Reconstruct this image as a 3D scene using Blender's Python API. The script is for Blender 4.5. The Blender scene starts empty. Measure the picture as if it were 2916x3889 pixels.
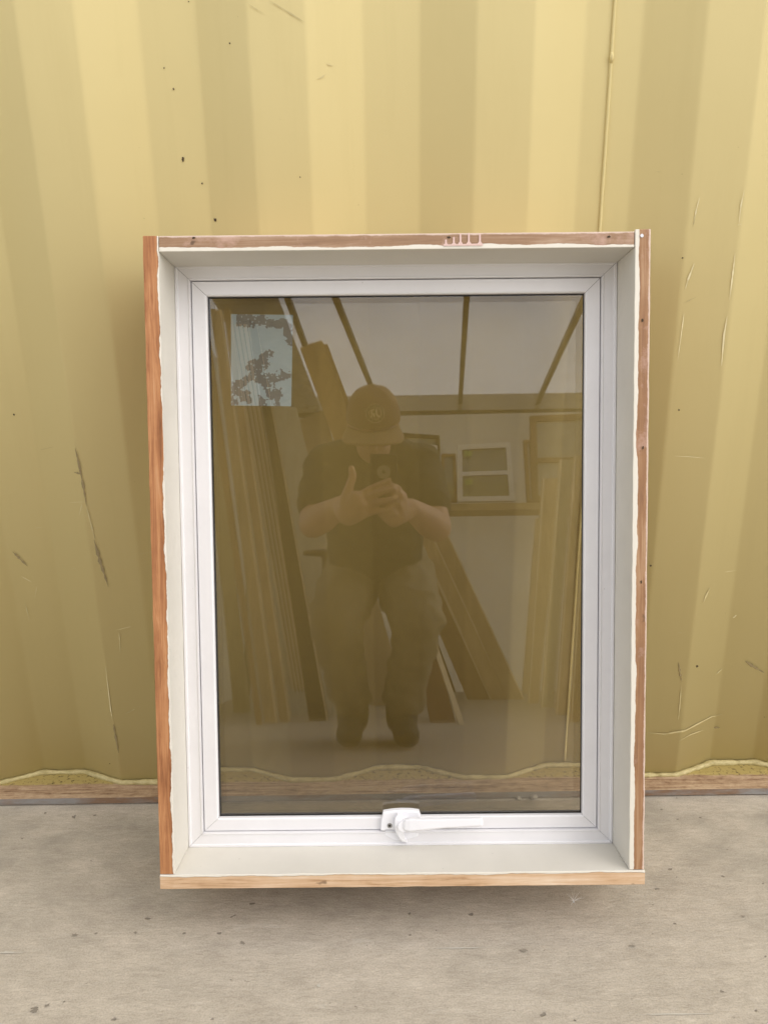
import bpy, bmesh, math, random
import numpy as np
from mathutils import Vector, Matrix, noise
random.seed(4)
SC = bpy.context.scene
C = SC.collection

# ------------------------------------------------------------------ camera, sky, sun, exposure
S = 1.08                                    # metres per survey unit
F, PITCH, ROLL, YAW = 2736.4, -0.28859, -0.01443, 0.00019
CAMZ = 0.7656*S
cam_d = bpy.data.cameras.new('camera'); cam = bpy.data.objects.new('camera', cam_d); C.objects.link(cam)
CR = Matrix.Rotation(YAW, 3, 'Z') @ Matrix.Rotation(math.pi/2+PITCH, 3, 'X') @ Matrix.Rotation(ROLL, 3, 'Z')
cam.matrix_world = Matrix.Translation((0, 0, CAMZ)) @ CR.to_4x4()
cam_d.sensor_fit = 'VERTICAL'; cam_d.sensor_height = 36; cam_d.lens = 36*F/3889
cam_d.clip_start = 0.004; cam_d.clip_end = 500
SC.camera = cam
w = bpy.data.worlds.new('World'); SC.world = w; w.use_nodes = True
wn = w.node_tree; bg = wn.nodes['Background']; sky = wn.nodes.new('ShaderNodeTexSky')
SUN_EL, SUN_AZ = math.radians(52), math.radians(122)     # azimuth from +Y, clockwise (towards +X)
sky.sky_type = 'NISHITA'; sky.sun_disc = False; sky.sun_elevation = SUN_EL; sky.sun_rotation = SUN_AZ
sky.dust_density = 0.8; sky.air_density = 1.0; sky.ozone_density = 0.3
hsv = wn.nodes.new('ShaderNodeHueSaturation'); hsv.inputs['Saturation'].default_value = .30      # thin overcast
mul = wn.nodes.new('ShaderNodeMix'); mul.data_type = 'RGBA'; mul.blend_type = 'MULTIPLY'; mul.inputs[0].default_value = 1; mul.inputs[7].default_value = (1, .955, .90, 1)
wn.links.new(sky.outputs[0], hsv.inputs['Color']); wn.links.new(hsv.outputs[0], mul.inputs[6]); wn.links.new(mul.outputs[2], bg.inputs[0]); bg.inputs[1].default_value = 0.15
sl = bpy.data.lights.new('sun', 'SUN'); sl.energy = 0.62; sl.angle = math.radians(80); sl.color = (1, .94, .88)
sun = bpy.data.objects.new('sun', sl); C.objects.link(sun)
sd = Vector((math.sin(SUN_AZ)*math.cos(SUN_EL), math.cos(SUN_AZ)*math.cos(SUN_EL), math.sin(SUN_EL)))
sun.rotation_euler = sd.to_track_quat('Z', 'Y').to_euler()
vs = SC.view_settings; vs.view_transform = 'Standard'; vs.look = 'None'; vs.gamma = 1; vs.use_curve_mapping = False
vs.exposure = 1.20
try:
    SC.cycles.transparent_max_bounces = 16; SC.cycles.max_bounces = 10
except Exception: pass

# ------------------------------------------------------------------ survey numbers (container wall, leaning window)
WY = 1.00405*S; DEP = .0293*S; X9 = .12108*S; NF = .07067*S; FF = .07105*S; PITCHW = .278*S
SL = (PITCHW-NF-FF)/2
ZL = .0132*S; YL = WY-.0373*S
WO = Vector((-.27891, .71229, .07943))*S
WR = (Matrix.Rotation(-.00127, 3, 'Z') @ Matrix.Rotation(.00466, 3, 'Y') @ Matrix.Rotation(-.23306, 3, 'X'))
OW, OH, T, D1, DD = .58846*S, .78044*S, .01806*S, .06459*S, .115*S
RB = [v*S for v in (.0185, .5698, .0180, .7632)]           # l r b t : where the aluminium starts
RS = [v*S for v in (.03772, .5506, .0370, .74531)]
RG = [v*S for v in (.05657, .53202, .05381, .72736)]
DG = D1+.011*S                                              # glass depth
CAMP = Vector((0, 0, CAMZ))
GN = WR @ Vector((0, -1, 0)); G0 = WO + WR @ Vector((0, DG, 0))
def ray(u, v):                                              # direction seen at photo pixel (2916 x 3889)
    return CR @ Vector(((u-1458)/F, -(v-1944.5)/F, -1))
def hit_y(u, v, Y): d = ray(u, v); return CAMP + d*((Y-CAMP.y)/d.y)
def hit_z(u, v, Z=0): d = ray(u, v); return CAMP + d*((Z-CAMP.z)/d.z)
def wl(u, v, dep):                                          # point of the leaning window in its own axes (x, z)
    d = ray(u, v); o = WO + WR @ Vector((0, dep, 0)); t = ((o-CAMP) @ GN if False else (o-CAMP).dot(GN))/d.dot(GN)
    q = WR.transposed() @ (CAMP+d*t-WO); return q.x, q.z
CM = CAMP - 2*((CAMP-G0).dot(GN))*GN
K = 2916/1659
def mdir(u, v):
    d = ray(u*K, v*K); return d - 2*d.dot(GN)*GN
def M(u, v, Y): d = mdir(u, v); return CM + d*((Y-CM.y)/d.y)   # what the glass mirrors, in the plane y = Y
def MZ(u, v, Z=0): d = mdir(u, v); return CM + d*((Z-CM.z)/d.z)

# ------------------------------------------------------------------ helpers
def tag(o, label=None, cat=None, group=None, kind=None):
    if label: o['label'] = label
    if cat: o['category'] = cat
    if group: o['group'] = group
    if kind: o['kind'] = kind
    return o
def empty(name, label, cat, loc=(0, 0, 0), rot=None, group=None):
    o = bpy.data.objects.new(name, None); C.objects.link(o); o.empty_display_size = .05
    m = Matrix.Translation(loc)
    if rot is not None: m = m @ rot.to_4x4()
    o.matrix_world = m
    return tag(o, label, cat, group)
def link(name, bm, mats, parent=None, smooth=False, world=True):
    me = bpy.data.meshes.new(name); bmesh.ops.recalc_face_normals(bm, faces=bm.faces) if smooth != 'keep' else None
    bm.to_mesh(me); bm.free()
    for m in (mats if isinstance(mats, (list, tuple)) else [mats]): me.materials.append(m)
    o = bpy.data.objects.new(name, me); C.objects.link(o)
    if smooth is True:
        for p in me.polygons: p.use_smooth = True
    if parent:
        o.parent = parent
        if world: o.matrix_parent_inverse = parent_world(parent).inverted()
    return o
def parent_world(p):
    m = p.matrix_basis.copy()
    if p.parent: m = parent_world(p.parent) @ p.matrix_parent_inverse @ m
    return m
def box(bm, lo, hi, mi=0, M4=None):
    x0, y0, z0 = lo; x1, y1, z1 = hi
    vs_ = [bm.verts.new((M4 @ Vector(c)) if M4 else c) for c in ((x0,y0,z0),(x1,y0,z0),(x1,y1,z0),(x0,y1,z0),(x0,y0,z1),(x1,y0,z1),(x1,y1,z1),(x0,y1,z1))]
    fs = []
    for f in ((0,3,2,1),(4,5,6,7),(0,1,5,4),(1,2,6,5),(2,3,7,6),(3,0,4,7)):
        fc = bm.faces.new([vs_[i] for i in f]); fc.material_index = mi; fs.append(fc)
    return fs                                                # bottom, top, front(-y), right, back, left
def prism(bm, quad, thick, mi=0):                            # a flat slab from 4 corners, given a thickness
    q = [Vector(c) for c in quad]; n = (q[1]-q[0]).cross(q[3]-q[0]).normalized()
    if n.y > 0: n = -n
    a = [bm.verts.new(c) for c in q]; b = [bm.verts.new(c+n*thick) for c in q]
    fs = [bm.faces.new(a), bm.faces.new(b[::-1])]
    for i in range(4): fs.append(bm.faces.new((a[i], b[i], b[(i+1)%4], a[(i+1)%4])))
    for f in fs: f.material_index = mi
def tube(bm, pts, rad, n=8, mi=0):
    rings = []
    for i, p in enumerate(pts):
        p = Vector(p); t = (Vector(pts[min(i+1, len(pts)-1)])-Vector(pts[max(i-1, 0)])).normalized()
        up = Vector((0, 0, 1)) if abs(t.z) < .9 else Vector((0, 1, 0))
        s = t.cross(up).normalized(); u = s.cross(t)
        r = rad[i] if isinstance(rad, (list, tuple)) else rad
        rings.append([bm.verts.new(p+(s*math.cos(a)+u*math.sin(a))*r) for a in (2*math.pi*k/n for k in range(n))])
    for a, b in zip(rings, rings[1:]):
        for k in range(n): bm.faces.new((a[k], a[(k+1)%n], b[(k+1)%n], b[k])).material_index = mi
    bm.faces.new(rings[0][::-1]).material_index = mi; bm.faces.new(rings[-1]).material_index = mi

class Mat:                                                   # a small wrapper round a node tree
    def __init__(s, name):
        s.m = bpy.data.materials.new(name); s.m.use_nodes = True; s.t = s.m.node_tree; s.N = s.t.nodes
        s.b = s.N['Principled BSDF']; s.out = s.N['Material Output']
    def new(s, typ, **k):
        n = s.N.new('ShaderNode'+typ)
        for a, b in k.items(): setattr(n, a, b)
        return n
    def put(s, sock, v):
        if isinstance(v, bpy.types.NodeSocket): s.t.links.new(v, sock)
        elif isinstance(v, (tuple, list)) and len(v) == 3 and sock.type == 'RGBA': sock.default_value = (*v, 1)
        else: sock.default_value = v
    def coord(s, scale=(1, 1, 1), loc=(0, 0, 0)):
        c = s.new('TexCoord'); mp = s.new('Mapping'); s.put(mp.inputs[0], c.outputs['Object'])
        mp.inputs['Scale'].default_value = scale; mp.inputs['Location'].default_value = loc; return mp.outputs[0]
    def noise(s, vec, scale, detail=4, rough=.6, dist=0):
        n = s.new('TexNoise'); s.put(n.inputs['Vector'], vec); n.inputs['Scale'].default_value = scale
        n.inputs['Detail'].default_value = detail; n.inputs['Roughness'].default_value = rough; n.inputs['Distortion'].default_value = dist
        return n.outputs[0]
    def math(s, op, a, b=0., c=None, clamp=False):
        n = s.new('Math', operation=op, use_clamp=clamp); s.put(n.inputs[0], a); s.put(n.inputs[1], b)
        if c is not None: s.put(n.inputs[2], c)
        return n.outputs[0]
    def ramp(s, f, stops):
        n = s.new('ValToRGB'); s.put(n.inputs[0], f); e = n.color_ramp.elements
        while len(e) < len(stops): e.new(.5)
        for i, (p, c) in enumerate(stops):
            e[i].position = p; e[i].color = (*c, 1) if isinstance(c, tuple) else (c, c, c, 1)
        return n.outputs[0]
    def mix(s, f, a, b, mode='MIX'):
        n = s.new('Mix', data_type='RGBA', blend_type=mode); s.put(n.inputs[0], f); s.put(n.inputs[6], a); s.put(n.inputs[7], b); return n.outputs[2]
    def step(s, v, lo, hi):
        n = s.new('MapRange', clamp=True); s.put(n.inputs[0], v); s.put(n.inputs[1], lo); s.put(n.inputs[2], hi); return n.outputs[0]
    def bump(s, h, dist=.001, st=.5, prev=None):
        n = s.new('Bump'); s.put(n.inputs['Height'], h); n.inputs['Distance'].default_value = dist; n.inputs['Strength'].default_value = st
        if prev is not None: s.put(n.inputs['Normal'], prev)
        return n.outputs[0]
    def done(s, col, rough=.6, nrm=None, spec=.5, metal=0):
        s.put(s.b.inputs['Base Color'], col); s.put(s.b.inputs['Roughness'], rough)
        s.b.inputs['Specular IOR Level'].default_value = spec; s.b.inputs['Metallic'].default_value = metal
        if nrm is not None: s.put(s.b.inputs['Normal'], nrm)
        return s.m
def plain(name, col, rough=.6, var=.15, sc=12, spec=.5, metal=0):
    m = Mat(name); n = m.noise(m.coord(), sc, 5)
    a = tuple(c*(1-var) for c in col); b = tuple(min(1, c*(1+var)) for c in col)
    return m.done(m.mix(m.step(n, .3, .7), a, b), rough, m.bump(n, .001, .2), spec, metal)

# --- container paint
m = Mat('yellow_container_paint'); c = m.coord()
big = m.noise(c, 2.2, 3); fine = m.noise(c, 260, 2); streak = m.noise(m.coord((9, 9, .8)), 3, 5, .65)
col = m.mix(m.step(big, .35, .65), (.665, .565, .285), (.645, .545, .27))
col = m.mix(m.math('MULTIPLY', m.step(streak, .52, .75), .22), col, (.57, .475, .23))
sx = m.new('SeparateXYZ'); m.put(sx.inputs[0], m.coord())
low = m.step(sx.outputs[2], 1.05, .15)                        # rises towards the foot of the wall, where the paint turns slightly yellower
col = m.mix(m.math('MULTIPLY', low, .5), col, (.665, .56, .265))
spk = m.step(m.noise(m.coord((1, 1, 1)), 95, 3, .7), .745, .765)
col = m.mix(m.math('MULTIPLY', spk, .5), col, (.22, .17, .08))
scr = m.step(m.noise(m.coord((28, 28, 260)), 1, 2, .5, 1.5), .735, .75)
col = m.mix(m.math('MULTIPLY', m.math('MULTIPLY', scr, low), .55), col, (.68, .6, .36))
YEL = m.done(col, m.math('MULTIPLY_ADD', big, .2, .5), m.bump(m.math('ADD', m.math('MULTIPLY', fine, .12), m.noise(m.coord((1, 1, .5)), 14, 2)), .0035, .16), .12)
MARK = plain('scuff_brown', (.27, .21, .10), .7)
MARKS = plain('scuff_faint', (.52, .44, .22), .6)
CHIP = plain('paint_scratch_pale', (.72, .64, .38), .6)
RUST = plain('rust_spot', (.05, .03, .012), .8)
# --- sealant
m = Mat('yellow_sealant'); n = m.noise(m.coord(), 60, 5, .7)
SEAL = m.done(m.mix(m.step(n, .35, .7), (.40, .33, .14), (.62, .54, .28)), .55, m.bump(n, .004, .7))
# --- ledge board
m = Mat('ledge_wood'); sx = m.new('SeparateXYZ'); m.put(sx.inputs[0], m.coord())
gr = m.noise(m.coord((3, 60, 60)), 3, 6, .75, .6); ch = m.noise(m.coord((1, 1.6, 1.6)), 45, 5, .75)
wood = m.ramp(m.math('ADD', m.math('MULTIPLY', gr, .65), m.math('MULTIPLY', ch, .35)), [(.36, (.15, .08, .045)), (.45, (.36, .235, .14)), (.56, (.55, .40, .26)), (.70, (.66, .53, .37))])
pt = m.noise(m.coord(), 50, 6, .75)
pm = m.step(m.math('ADD', sx.outputs[1], m.math('MULTIPLY', pt, .016)), WY+.003, WY+.0075)
pcol = m.mix(m.step(m.noise(m.coord(), 150, 3, .7), .56, .66), (.46, .36, .13), (.14, .10, .04))
col = m.mix(pm, wood, pcol)
fr = m.mix(m.step(m.noise(m.coord((1, 1, 3)), 7, 5, .7), .42, .6), (.30, .285, .27), (.26, .165, .105))
geo = m.new('NewGeometry'); sn = m.new('SeparateXYZ'); m.put(sn.inputs[0], geo.outputs['True Normal'])
col = m.mix(m.step(sn.outputs[1], -.5, -.8), col, fr)
LEDGE = m.done(col, .85, m.bump(m.math('ADD', gr, ch), .004, .8), .2)
# --- concrete
m = Mat('brushed_concrete')
st = m.noise(m.coord((10, 70, 1)), 1.6, 6, .72, .3); st2 = m.noise(m.coord((38, 130, 1)), 1.5, 6, .78, .4)
bl = m.noise(m.coord((1, 1.4, 1)), 2.4, 5, .6); gr = m.noise(m.coord(), 420, 3, .7); md = m.noise(m.coord((1, 1.8, 1)), 16, 6, .7)
f = m.math('ADD', m.math('ADD', m.math('MULTIPLY', st, .16), m.math('MULTIPLY', st2, .34)), m.math('ADD', m.math('MULTIPLY', bl, .18), m.math('MULTIPLY', md, .32)))
col = m.ramp(f, [(.36, (.36, .315, .252)), (.46, (.45, .40, .325)), (.54, (.525, .47, .385)), (.66, (.63, .575, .48))])
col = m.mix(.5, col, m.mix(1, col, m.ramp(gr, [(.40, .68), (.56, 1.)]), 'MULTIPLY'))
pit = m.step(m.noise(m.coord((1, 1.4, 1)), 58, 2, .4), .735, .76)
col = m.mix(m.math('MULTIPLY', pit, .6), col, (.1, .085, .065))
lt = m.step(m.noise(m.coord((12, 90, 1)), 1.1, 3, .6, 1.2), .66, .72)
col = m.mix(m.math('MULTIPLY', lt, .3), col, (.60, .57, .50))
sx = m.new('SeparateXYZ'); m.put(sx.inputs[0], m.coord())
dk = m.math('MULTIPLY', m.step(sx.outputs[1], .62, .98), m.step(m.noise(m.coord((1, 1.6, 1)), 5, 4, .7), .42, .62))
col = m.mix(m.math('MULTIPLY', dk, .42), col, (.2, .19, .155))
CONC = m.done(col, .82, m.bump(m.math('SUBTRACT', m.math('ADD', m.math('MULTIPLY', st2, .7), m.math('MULTIPLY', gr, .25)), pit), .003, .6), .3)
PALE = plain('lime_scuff', (.50, .475, .41), .9)
DKC = plain('dark_stain', (.25, .22, .175), .9)
STONE = plain('grey_stone', (.3, .28, .25), .9, .25, 60)
# --- window paints
def creamy(name, col=(.67, .64, .57)):
    m = Mat(name); n = m.noise(m.coord(), 9, 5, .65); d = m.step(m.noise(m.coord(), 170, 2, .6), .74, .77)
    c_ = m.mix(m.step(n, .35, .7), col, tuple(v*.93 for v in col)); c_ = m.mix(m.math('MULTIPLY', d, .55), c_, (.35, .32, .25))
    return m.done(c_, .45, m.bump(m.noise(m.coord((1, 1, 1)), 120, 3), .0006, .35), .4)
CREAM = creamy('cream_reveal_paint')
m = Mat('white_powder_coat'); n = m.noise(m.coord(), 12, 5, .7); d = m.step(m.noise(m.coord(), 130, 3, .65), .73, .76)
col = m.mix(m.step(n, .4, .75), (.80, .79, .805), (.755, .745, .76)); col = m.mix(m.math('MULTIPLY', d, .5), col, (.4, .39, .39))
WHITE = m.done(col, .34, m.bump(n, .0008, .15), .5)
HANDLE = plain('white_handle_paint', (.87, .87, .90), .28, .015)
JOINT = plain('grey_joint', (.20, .20, .21), .7)
DARK = plain('dark_joint', (.045, .042, .04), .7)
GASK = plain('black_gasket', (.02, .02, .022), .5)
STEEL = plain('worn_steel', (.45, .45, .46), .35, .2, 60, metal=1)
# --- jamb edges: bare timber with ragged paint along the reveal. axis = which local coordinate runs across the edge
def jamb(name, axis, sign, width, amp, ramp, along, pink=0., pinkside=None):
    m = Mat(name); sx = m.new('SeparateXYZ'); m.put(sx.inputs[0], m.coord())
    sc = (4, 4, 90) if along == 'x' else (90, 4, 4)
    g = m.noise(m.coord(sc), 1.7, 6, .7, .8); k = m.noise(m.coord((1, 1, 1)), 11, 4, .6)
    wood = m.ramp(m.math('ADD', m.math('MULTIPLY', g, .7), m.math('MULTIPLY', k, .3)), ramp)
    sp = m.step(m.noise(m.coord((1, 1, 1)), 26, 3, .6), .70, .74)
    wood = m.mix(m.math('MULTIPLY', sp, .7), wood, tuple(v*.35 for v in ramp[0][1]))
    rag = m.math('ADD', m.math('MULTIPLY', m.noise(m.coord(), 15, 4, .62), amp), m.math('MULTIPLY', m.noise(m.coord(), 6, 2, .5), amp*.8))
    cc = m.math('MULTIPLY', sx.outputs[axis], sign)
    pm = m.step(m.math('ADD', cc, rag), width+amp*.9+.0006, width+amp*.9)
    if pink:
        pn = m.step(m.noise(m.coord(), 15, 6, .7), .60-pink*.1, .66)
        wood = m.mix(m.math('MULTIPLY', pn, .55), wood, (.60, .40, .33))
        ed = m.step(m.math('ADD', cc, m.math('MULTIPLY', m.noise(m.coord(), 45, 5, .7), .005)), T-.0002, T+.0012)
        wood = m.mix(m.math('MULTIPLY', ed, .8), wood, (.72, .58, .50))
    col = m.mix(pm, wood, (.75, .71, .62))
    return m.done(col, .6, m.bump(m.math('ADD', m.math('MULTIPLY', pm, .9), m.math('MULTIPLY', g, .35)), .0012, .7), .35)
J_L = jamb('orange_timber_edge', 0, 1, .0012, .016, [(.36, (.16, .06, .022)), (.46, (.36, .15, .06)), (.56, (.50, .235, .10)), (.70, (.60, .36, .20))], 'z')
J_R = jamb('brown_timber_edge', 0, 1, .0052, .010, [(.36, (.24, .125, .065)), (.5, (.33, .175, .085)), (.62, (.45, .28, .16))], 'z', .5)
J_H = jamb('brown_head_edge', 2, 1, .0042, .010, [(.36, (.26, .155, .09)), (.5, (.335, .205, .12)), (.62, (.45, .31, .21))], 'x', .6)
J_S = jamb('pale_pine_edge', 2, 1, .0028, .008, [(.38, (.40, .235, .12)), (.47, (.60, .40, .24)), (.56, (.68, .49, .325)), (.64, (.76, .60, .44))], 'x')
TIMB = plain('grey_timber', (.22, .17, .11), .8, .3, 25)

# ------------------------------------------------------------------ the setting
def slab(name, lo, hi, mat, marks=None):
    bm = bmesh.new(); box(bm, lo, hi)
    return bm
bm = bmesh.new(); box(bm, (-300, -300, -.2), (300, 300, 0))
def blob(bm, p, ax, ay, rx, ry, mi, n=14, jag=.3):
    p = Vector(p); vs_ = []
    for k in range(n):
        a = 2*math.pi*k/n; r = 1+random.uniform(-jag, jag)
        vs_.append(bm.verts.new(p+ax*math.cos(a)*rx*r+ay*math.sin(a)*ry*r))
    bm.faces.new(vs_).material_index = mi
EX, EY, EZ = Vector((1, 0, 0)), Vector((0, 1, 0)), Vector((0, 0, 1))
for (u, v, rx, ry, mi) in ((922, 3580, .004, .0035, 2), (515, 3542, .003, .002, 2), (364, 3545, .003, .002, 2), (2400, 3592, .006, .0025, 2), (135, 3835, .006, .004, 2), (180, 3818, .004, .003, 2),
        (30, 3617, .022, .0020, 1), (2560, 3850, .05, .0012, 1), (1130, 3300, .004, .002, 2), (2820, 3480, .003, .002, 2),
        (700, 3545, .003, .002, 2), (285, 3550, .005, .0025, 2), (1750, 3600, .05, .001, 1), (1210, 3742, .003, .003, 1), (1990, 3610, .006, .003, 2)):
    q = hit_z(u, v, .0012); blob(bm, q, EX, EY, rx*.75, ry*.75, mi, 18, .5)
tag(link('concrete_ground', bm, [CONC, PALE, DKC], smooth='keep'), kind='structure', label='pale brushed concrete slab with pits and streaks')

# ------------------------------------------------------------------ the container
def prof(x):                                                 # depth of the corrugated sheet at x
    r = (x-X9) % PITCHW
    if r < NF: return WY
    if r < NF+SL: return WY+DEP*(r-NF)/SL
    if r < NF+SL+FF: return WY+DEP
    return WY+DEP*(1-(r-NF-SL-FF)/SL)
def sprof(x, w_=.003): return sum(prof(x+k*w_/3) for k in range(-3, 4))/7
cont = empty('shipping_container', 'mustard yellow corrugated steel container wall behind the leaning window', 'container', (0, WY, 0))
bm = bmesh.new(); H0, H1 = ZL+.001, 2.45
xs = []
x = X9-PITCHW*10
while x < X9+PITCHW*9:
    for b_ in (0, NF, NF+SL, NF+SL+FF):
        xs += [x+b_+k for k in (-.0065, -.004, -.002, 0, .002, .004, .0065)]
    x += PITCHW
cols = [(bm.verts.new((x, sprof(x), H0)), bm.verts.new((x, sprof(x), H1)), bm.verts.new((x, sprof(x)+.002, H1)), bm.verts.new((x, sprof(x)+.002, H0))) for x in xs]
for a, b in zip(cols, cols[1:]):
    for k in range(4):
        f_ = bm.faces.new((a[k], b[k], b[(k+1) % 4], a[(k+1) % 4])); f_.smooth = k in (0, 2)
def wallhit(u, v):
    Y = WY
    for _ in range(25): p = hit_y(u, v, Y); Y = prof(p.x)
    return hit_y(u, v, Y-.0012)
def stroke(bm, pts, wid, mi, jag=.6, hit=wallhit):
    wid *= .55 if mi == 3 else .85          # a thin scuff following photo pixels
    P = []
    for (a, b) in zip(pts, pts[1:]):
        for k in range(6): P.append((a[0]+(b[0]-a[0])*k/6, a[1]+(b[1]-a[1])*k/6))
    P.append(pts[-1]); L, R = [], []
    for i, (u, v) in enumerate(P):
        j = min(i+1, len(P)-1); i0 = max(i-1, 0); dx, dy = P[j][0]-P[i0][0], P[j][1]-P[i0][1]; l = math.hypot(dx, dy) or 1
        h = wid*.5*math.sin(math.pi*(i+.4)/(len(P)-.2))*(1+random.uniform(-jag, jag))
        L.append(bm.verts.new(hit(u-dy/l*h, v+dx/l*h))); R.append(bm.verts.new(hit(u+dy/l*h, v-dx/l*h)))
    for i in range(len(P)-1): bm.faces.new((L[i], R[i], R[i+1], L[i+1])).material_index = mi
for (u, v, r, rz) in ((717, 6, .0012, .0012), (660, 338, .0014, .0015), (696, 605, .0022, .0036), (768, 697, .0014, .0016), (818, 836, .002, .0036), (873, 164, .0013, .0014), (1140, 672, .001, .0012),
        (2469, 2149, .002, .0023), (2645, 2530, .0028, .0028), (55, 1575, .0016, .0018), (624, 258, .0011, .0012), (2590, 980, .0014, .0012), (2577, 1557, .0016, .0018), (418, 2900, .0012, .0012)):
    blob(bm, wallhit(u, v), EX, EZ, r*.75, rz*.75, 4, 14, .45)
stroke(bm, [(286, 1700), (300, 1760), (318, 1850), (330, 1925)], 9, 1)
stroke(bm, [(282, 1794), (296, 1797), (310, 1801)], 7, 1)
stroke(bm, [(330, 1925), (345, 1985), (362, 2050)], 6, 2)
stroke(bm, [(358, 2050), (380, 2130), (413, 2230)], 13, 1)
stroke(bm, [(48, 2094), (72, 2118), (105, 2150)], 7, 1)
stroke(bm, [(453, 2400), (456, 2440), (458, 2480)], 5, 2)
stroke(bm, [(402, 2530), (410, 2600), (422, 2700), (428, 2730)], 5, 3)
stroke(bm, [(432, 2750), (440, 2800), (452, 2860)], 9, 1)
stroke(bm, [(1020, 0), (1090, 42), (1160, 86)], 5, 2)
stroke(bm, [(945, 15), (975, 35), (1005, 52)], 4, 2)
stroke(bm, [(1240, 242), (1253, 246), (1266, 250)], 5, 2); stroke(bm, [(1238, 280), (1222, 294), (1205, 300)], 5, 2)
stroke(bm, [(2655, 750), (2642, 800), (2632, 850)], 8, 3); stroke(bm, [(2825, 720), (2812, 780), (2804, 850)], 7, 3)
stroke(bm, [(2635, 1000), (2612, 1060), (2600, 1100)], 9, 3); stroke(bm, [(2596, 1190), (2588, 1250), (2572, 1370)], 8, 3)
stroke(bm, [(2790, 960), (2780, 1050), (2768, 1140)], 10, 3); stroke(bm, [(2760, 1200), (2748, 1270), (2738, 1390)], 12, 3)
stroke(bm, [(2560, 1732), (2620, 1735), (2675, 1740)], 5, 3)
stroke(bm, [(2575, 2515), (2582, 2560), (2588, 2590)], 8, 1); stroke(bm, [(2586, 2600), (2580, 2680), (2574, 2740)], 5, 2)
stroke(bm, [(2828, 2510), (2856, 2530), (2900, 2555)], 10, 1); stroke(bm, [(2718, 2560), (2735, 2545), (2740, 2540)], 6, 2)
stroke(bm, [(2455, 2782), (2520, 2788), (2600, 2775), (2700, 2722), (2745, 2712)], 5, 2)
stroke(bm, [(2709, 2764), (2716, 2764), (2732, 2763)], 6, 1); stroke(bm, [(2575, 2815), (2620, 2790), (2670, 2772)], 4, 2)
stroke(bm, [(2694, 2232), (2680, 2262), (2668, 2290)], 5, 2); stroke(bm, [(2780, 2348), (2790, 2340), (2796, 2336)], 5, 3)
for _ in range(14):                                          # small scratches where things have been dragged along the wall
    u, v = random.choice([(random.uniform(2460, 2900), random.uniform(500, 2900)), (random.uniform(10, 540), random.uniform(1700, 2900))])
    l = random.uniform(15, 70); a = random.choice([random.gauss(0, .3), random.gauss(1.7, .2)])
    stroke(bm, [(u, v), (u+l*math.cos(a), v+l*math.sin(a))], random.uniform(1.2, 3), random.choice((2, 3, 3)))
link('corrugated_panel', bm, [YEL, MARK, MARKS, CHIP, RUST], cont, smooth='keep')
bm = bmesh.new(); pts = []; rr = []
top = hit_y(2337, 0, WY+DEP); bot = hit_y(2139, 2890, WY+DEP); xm = (top.x+bot.x)/2
for k in range(120):
    z = ZL+.01+(H1-ZL-.02)*k/119; pts.append((xm+.0008*noise.noise(Vector((0, 0, z*9))), WY+DEP-.001, z)); rr.append(.0023+.0007*noise.noise(Vector((3, 0, z*60))))
tube(bm, pts, rr)
kn = hit_y(2325, 222, WY+DEP); tube(bm, [(xm, WY+DEP-.002, kn.z-.006), (xm, WY+DEP-.003, kn.z), (xm, WY+DEP-.002, kn.z+.007)], [.002, .0034, .002])
link('weld_seam', bm, YEL, cont, True)
bm = bmesh.new(); pts = []; rr = []
x = -1.9
while x < 1.9:
    n_ = noise.noise(Vector((x*28, 1.3, 0))); n2 = noise.noise(Vector((x*90, 7, 0)))
    pts.append((x, sprof(x)-.0035-.0012*n_, ZL+.0025+.0012*n_)); rr.append(.0046+.0018*n_+.0014*n2); x += .004
tube(bm, pts, rr, 8)
link('sealant_bead', bm, SEAL, cont, True)
bm = bmesh.new(); box(bm, (-2.6, YL, .003), (2.6, WY+DEP+.05, ZL))
link('timber_ledge', bm, LEDGE, cont)
bm = bmesh.new(); box(bm, (-2.6, WY-.02, -.05), (2.6, WY+DEP+.05, .003)); link('base_rail', bm, DARK, cont)

# ------------------------------------------------------------------ the window
win = empty('timber_framed_window', 'white aluminium awning window in a cream and bare timber box frame, leaning on the yellow container', 'window', WO, WR)
WM = win.matrix_world.copy()
def part(name, bm, mats, loc=(0, 0, 0), parent=None, smooth=False, bev=0):
    o = link(name, bm, mats, None, smooth); o.parent = parent or win; o.location = loc
    if parent: o.location = Vector(loc)-parent.location
    if bev:
        b = o.modifiers.new('bevel', 'BEVEL'); b.width = bev; b.segments = 2; b.limit_method = 'ANGLE'
    return o
def ragged_board(name, lo, hi, origin, edge, inner, loose=0.):
    # front face carries 'edge' paint, face index 'inner' carries the reveal paint
    bm = bmesh.new(); o = Vector(origin); fs = box(bm, Vector(lo)-o, Vector(hi)-o)
    for i, f_ in enumerate(fs): f_.material_index = 1 if i == inner else 0
    bmesh.ops.subdivide_edges(bm, edges=[e for e in bm.edges if e.calc_length() > .3], cuts=90)
    for v_ in bm.verts:
        p = v_.co+o
        if p.y < .001: v_.co += Vector((noise.noise(p*40), 0, noise.noise(p*37+Vector((5, 5, 5)))))*loose
    return part(name, bm, [edge, CREAM], origin, bev=.0009)
def flip(mat): return mat
ragged_board('side_jamb', (0, 0, T), (T, DD, OH), (T, 0, T), None or J_L, 3, .0007)['label'] = 'orange timber side jamb on the left'
ragged_board('side_jamb', (OW-T, 0, T), (OW, DD, OH+.0022), (OW-T, 0, T), J_R, 5, .0006)['label'] = 'brown timber side jamb with pink paint on the right'
ragged_board('head_jamb', (T+.0004, .0012, OH-T), (OW-T-.0004, DD, OH), (0, 0, OH-T), J_H, 0, .0012)
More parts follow.
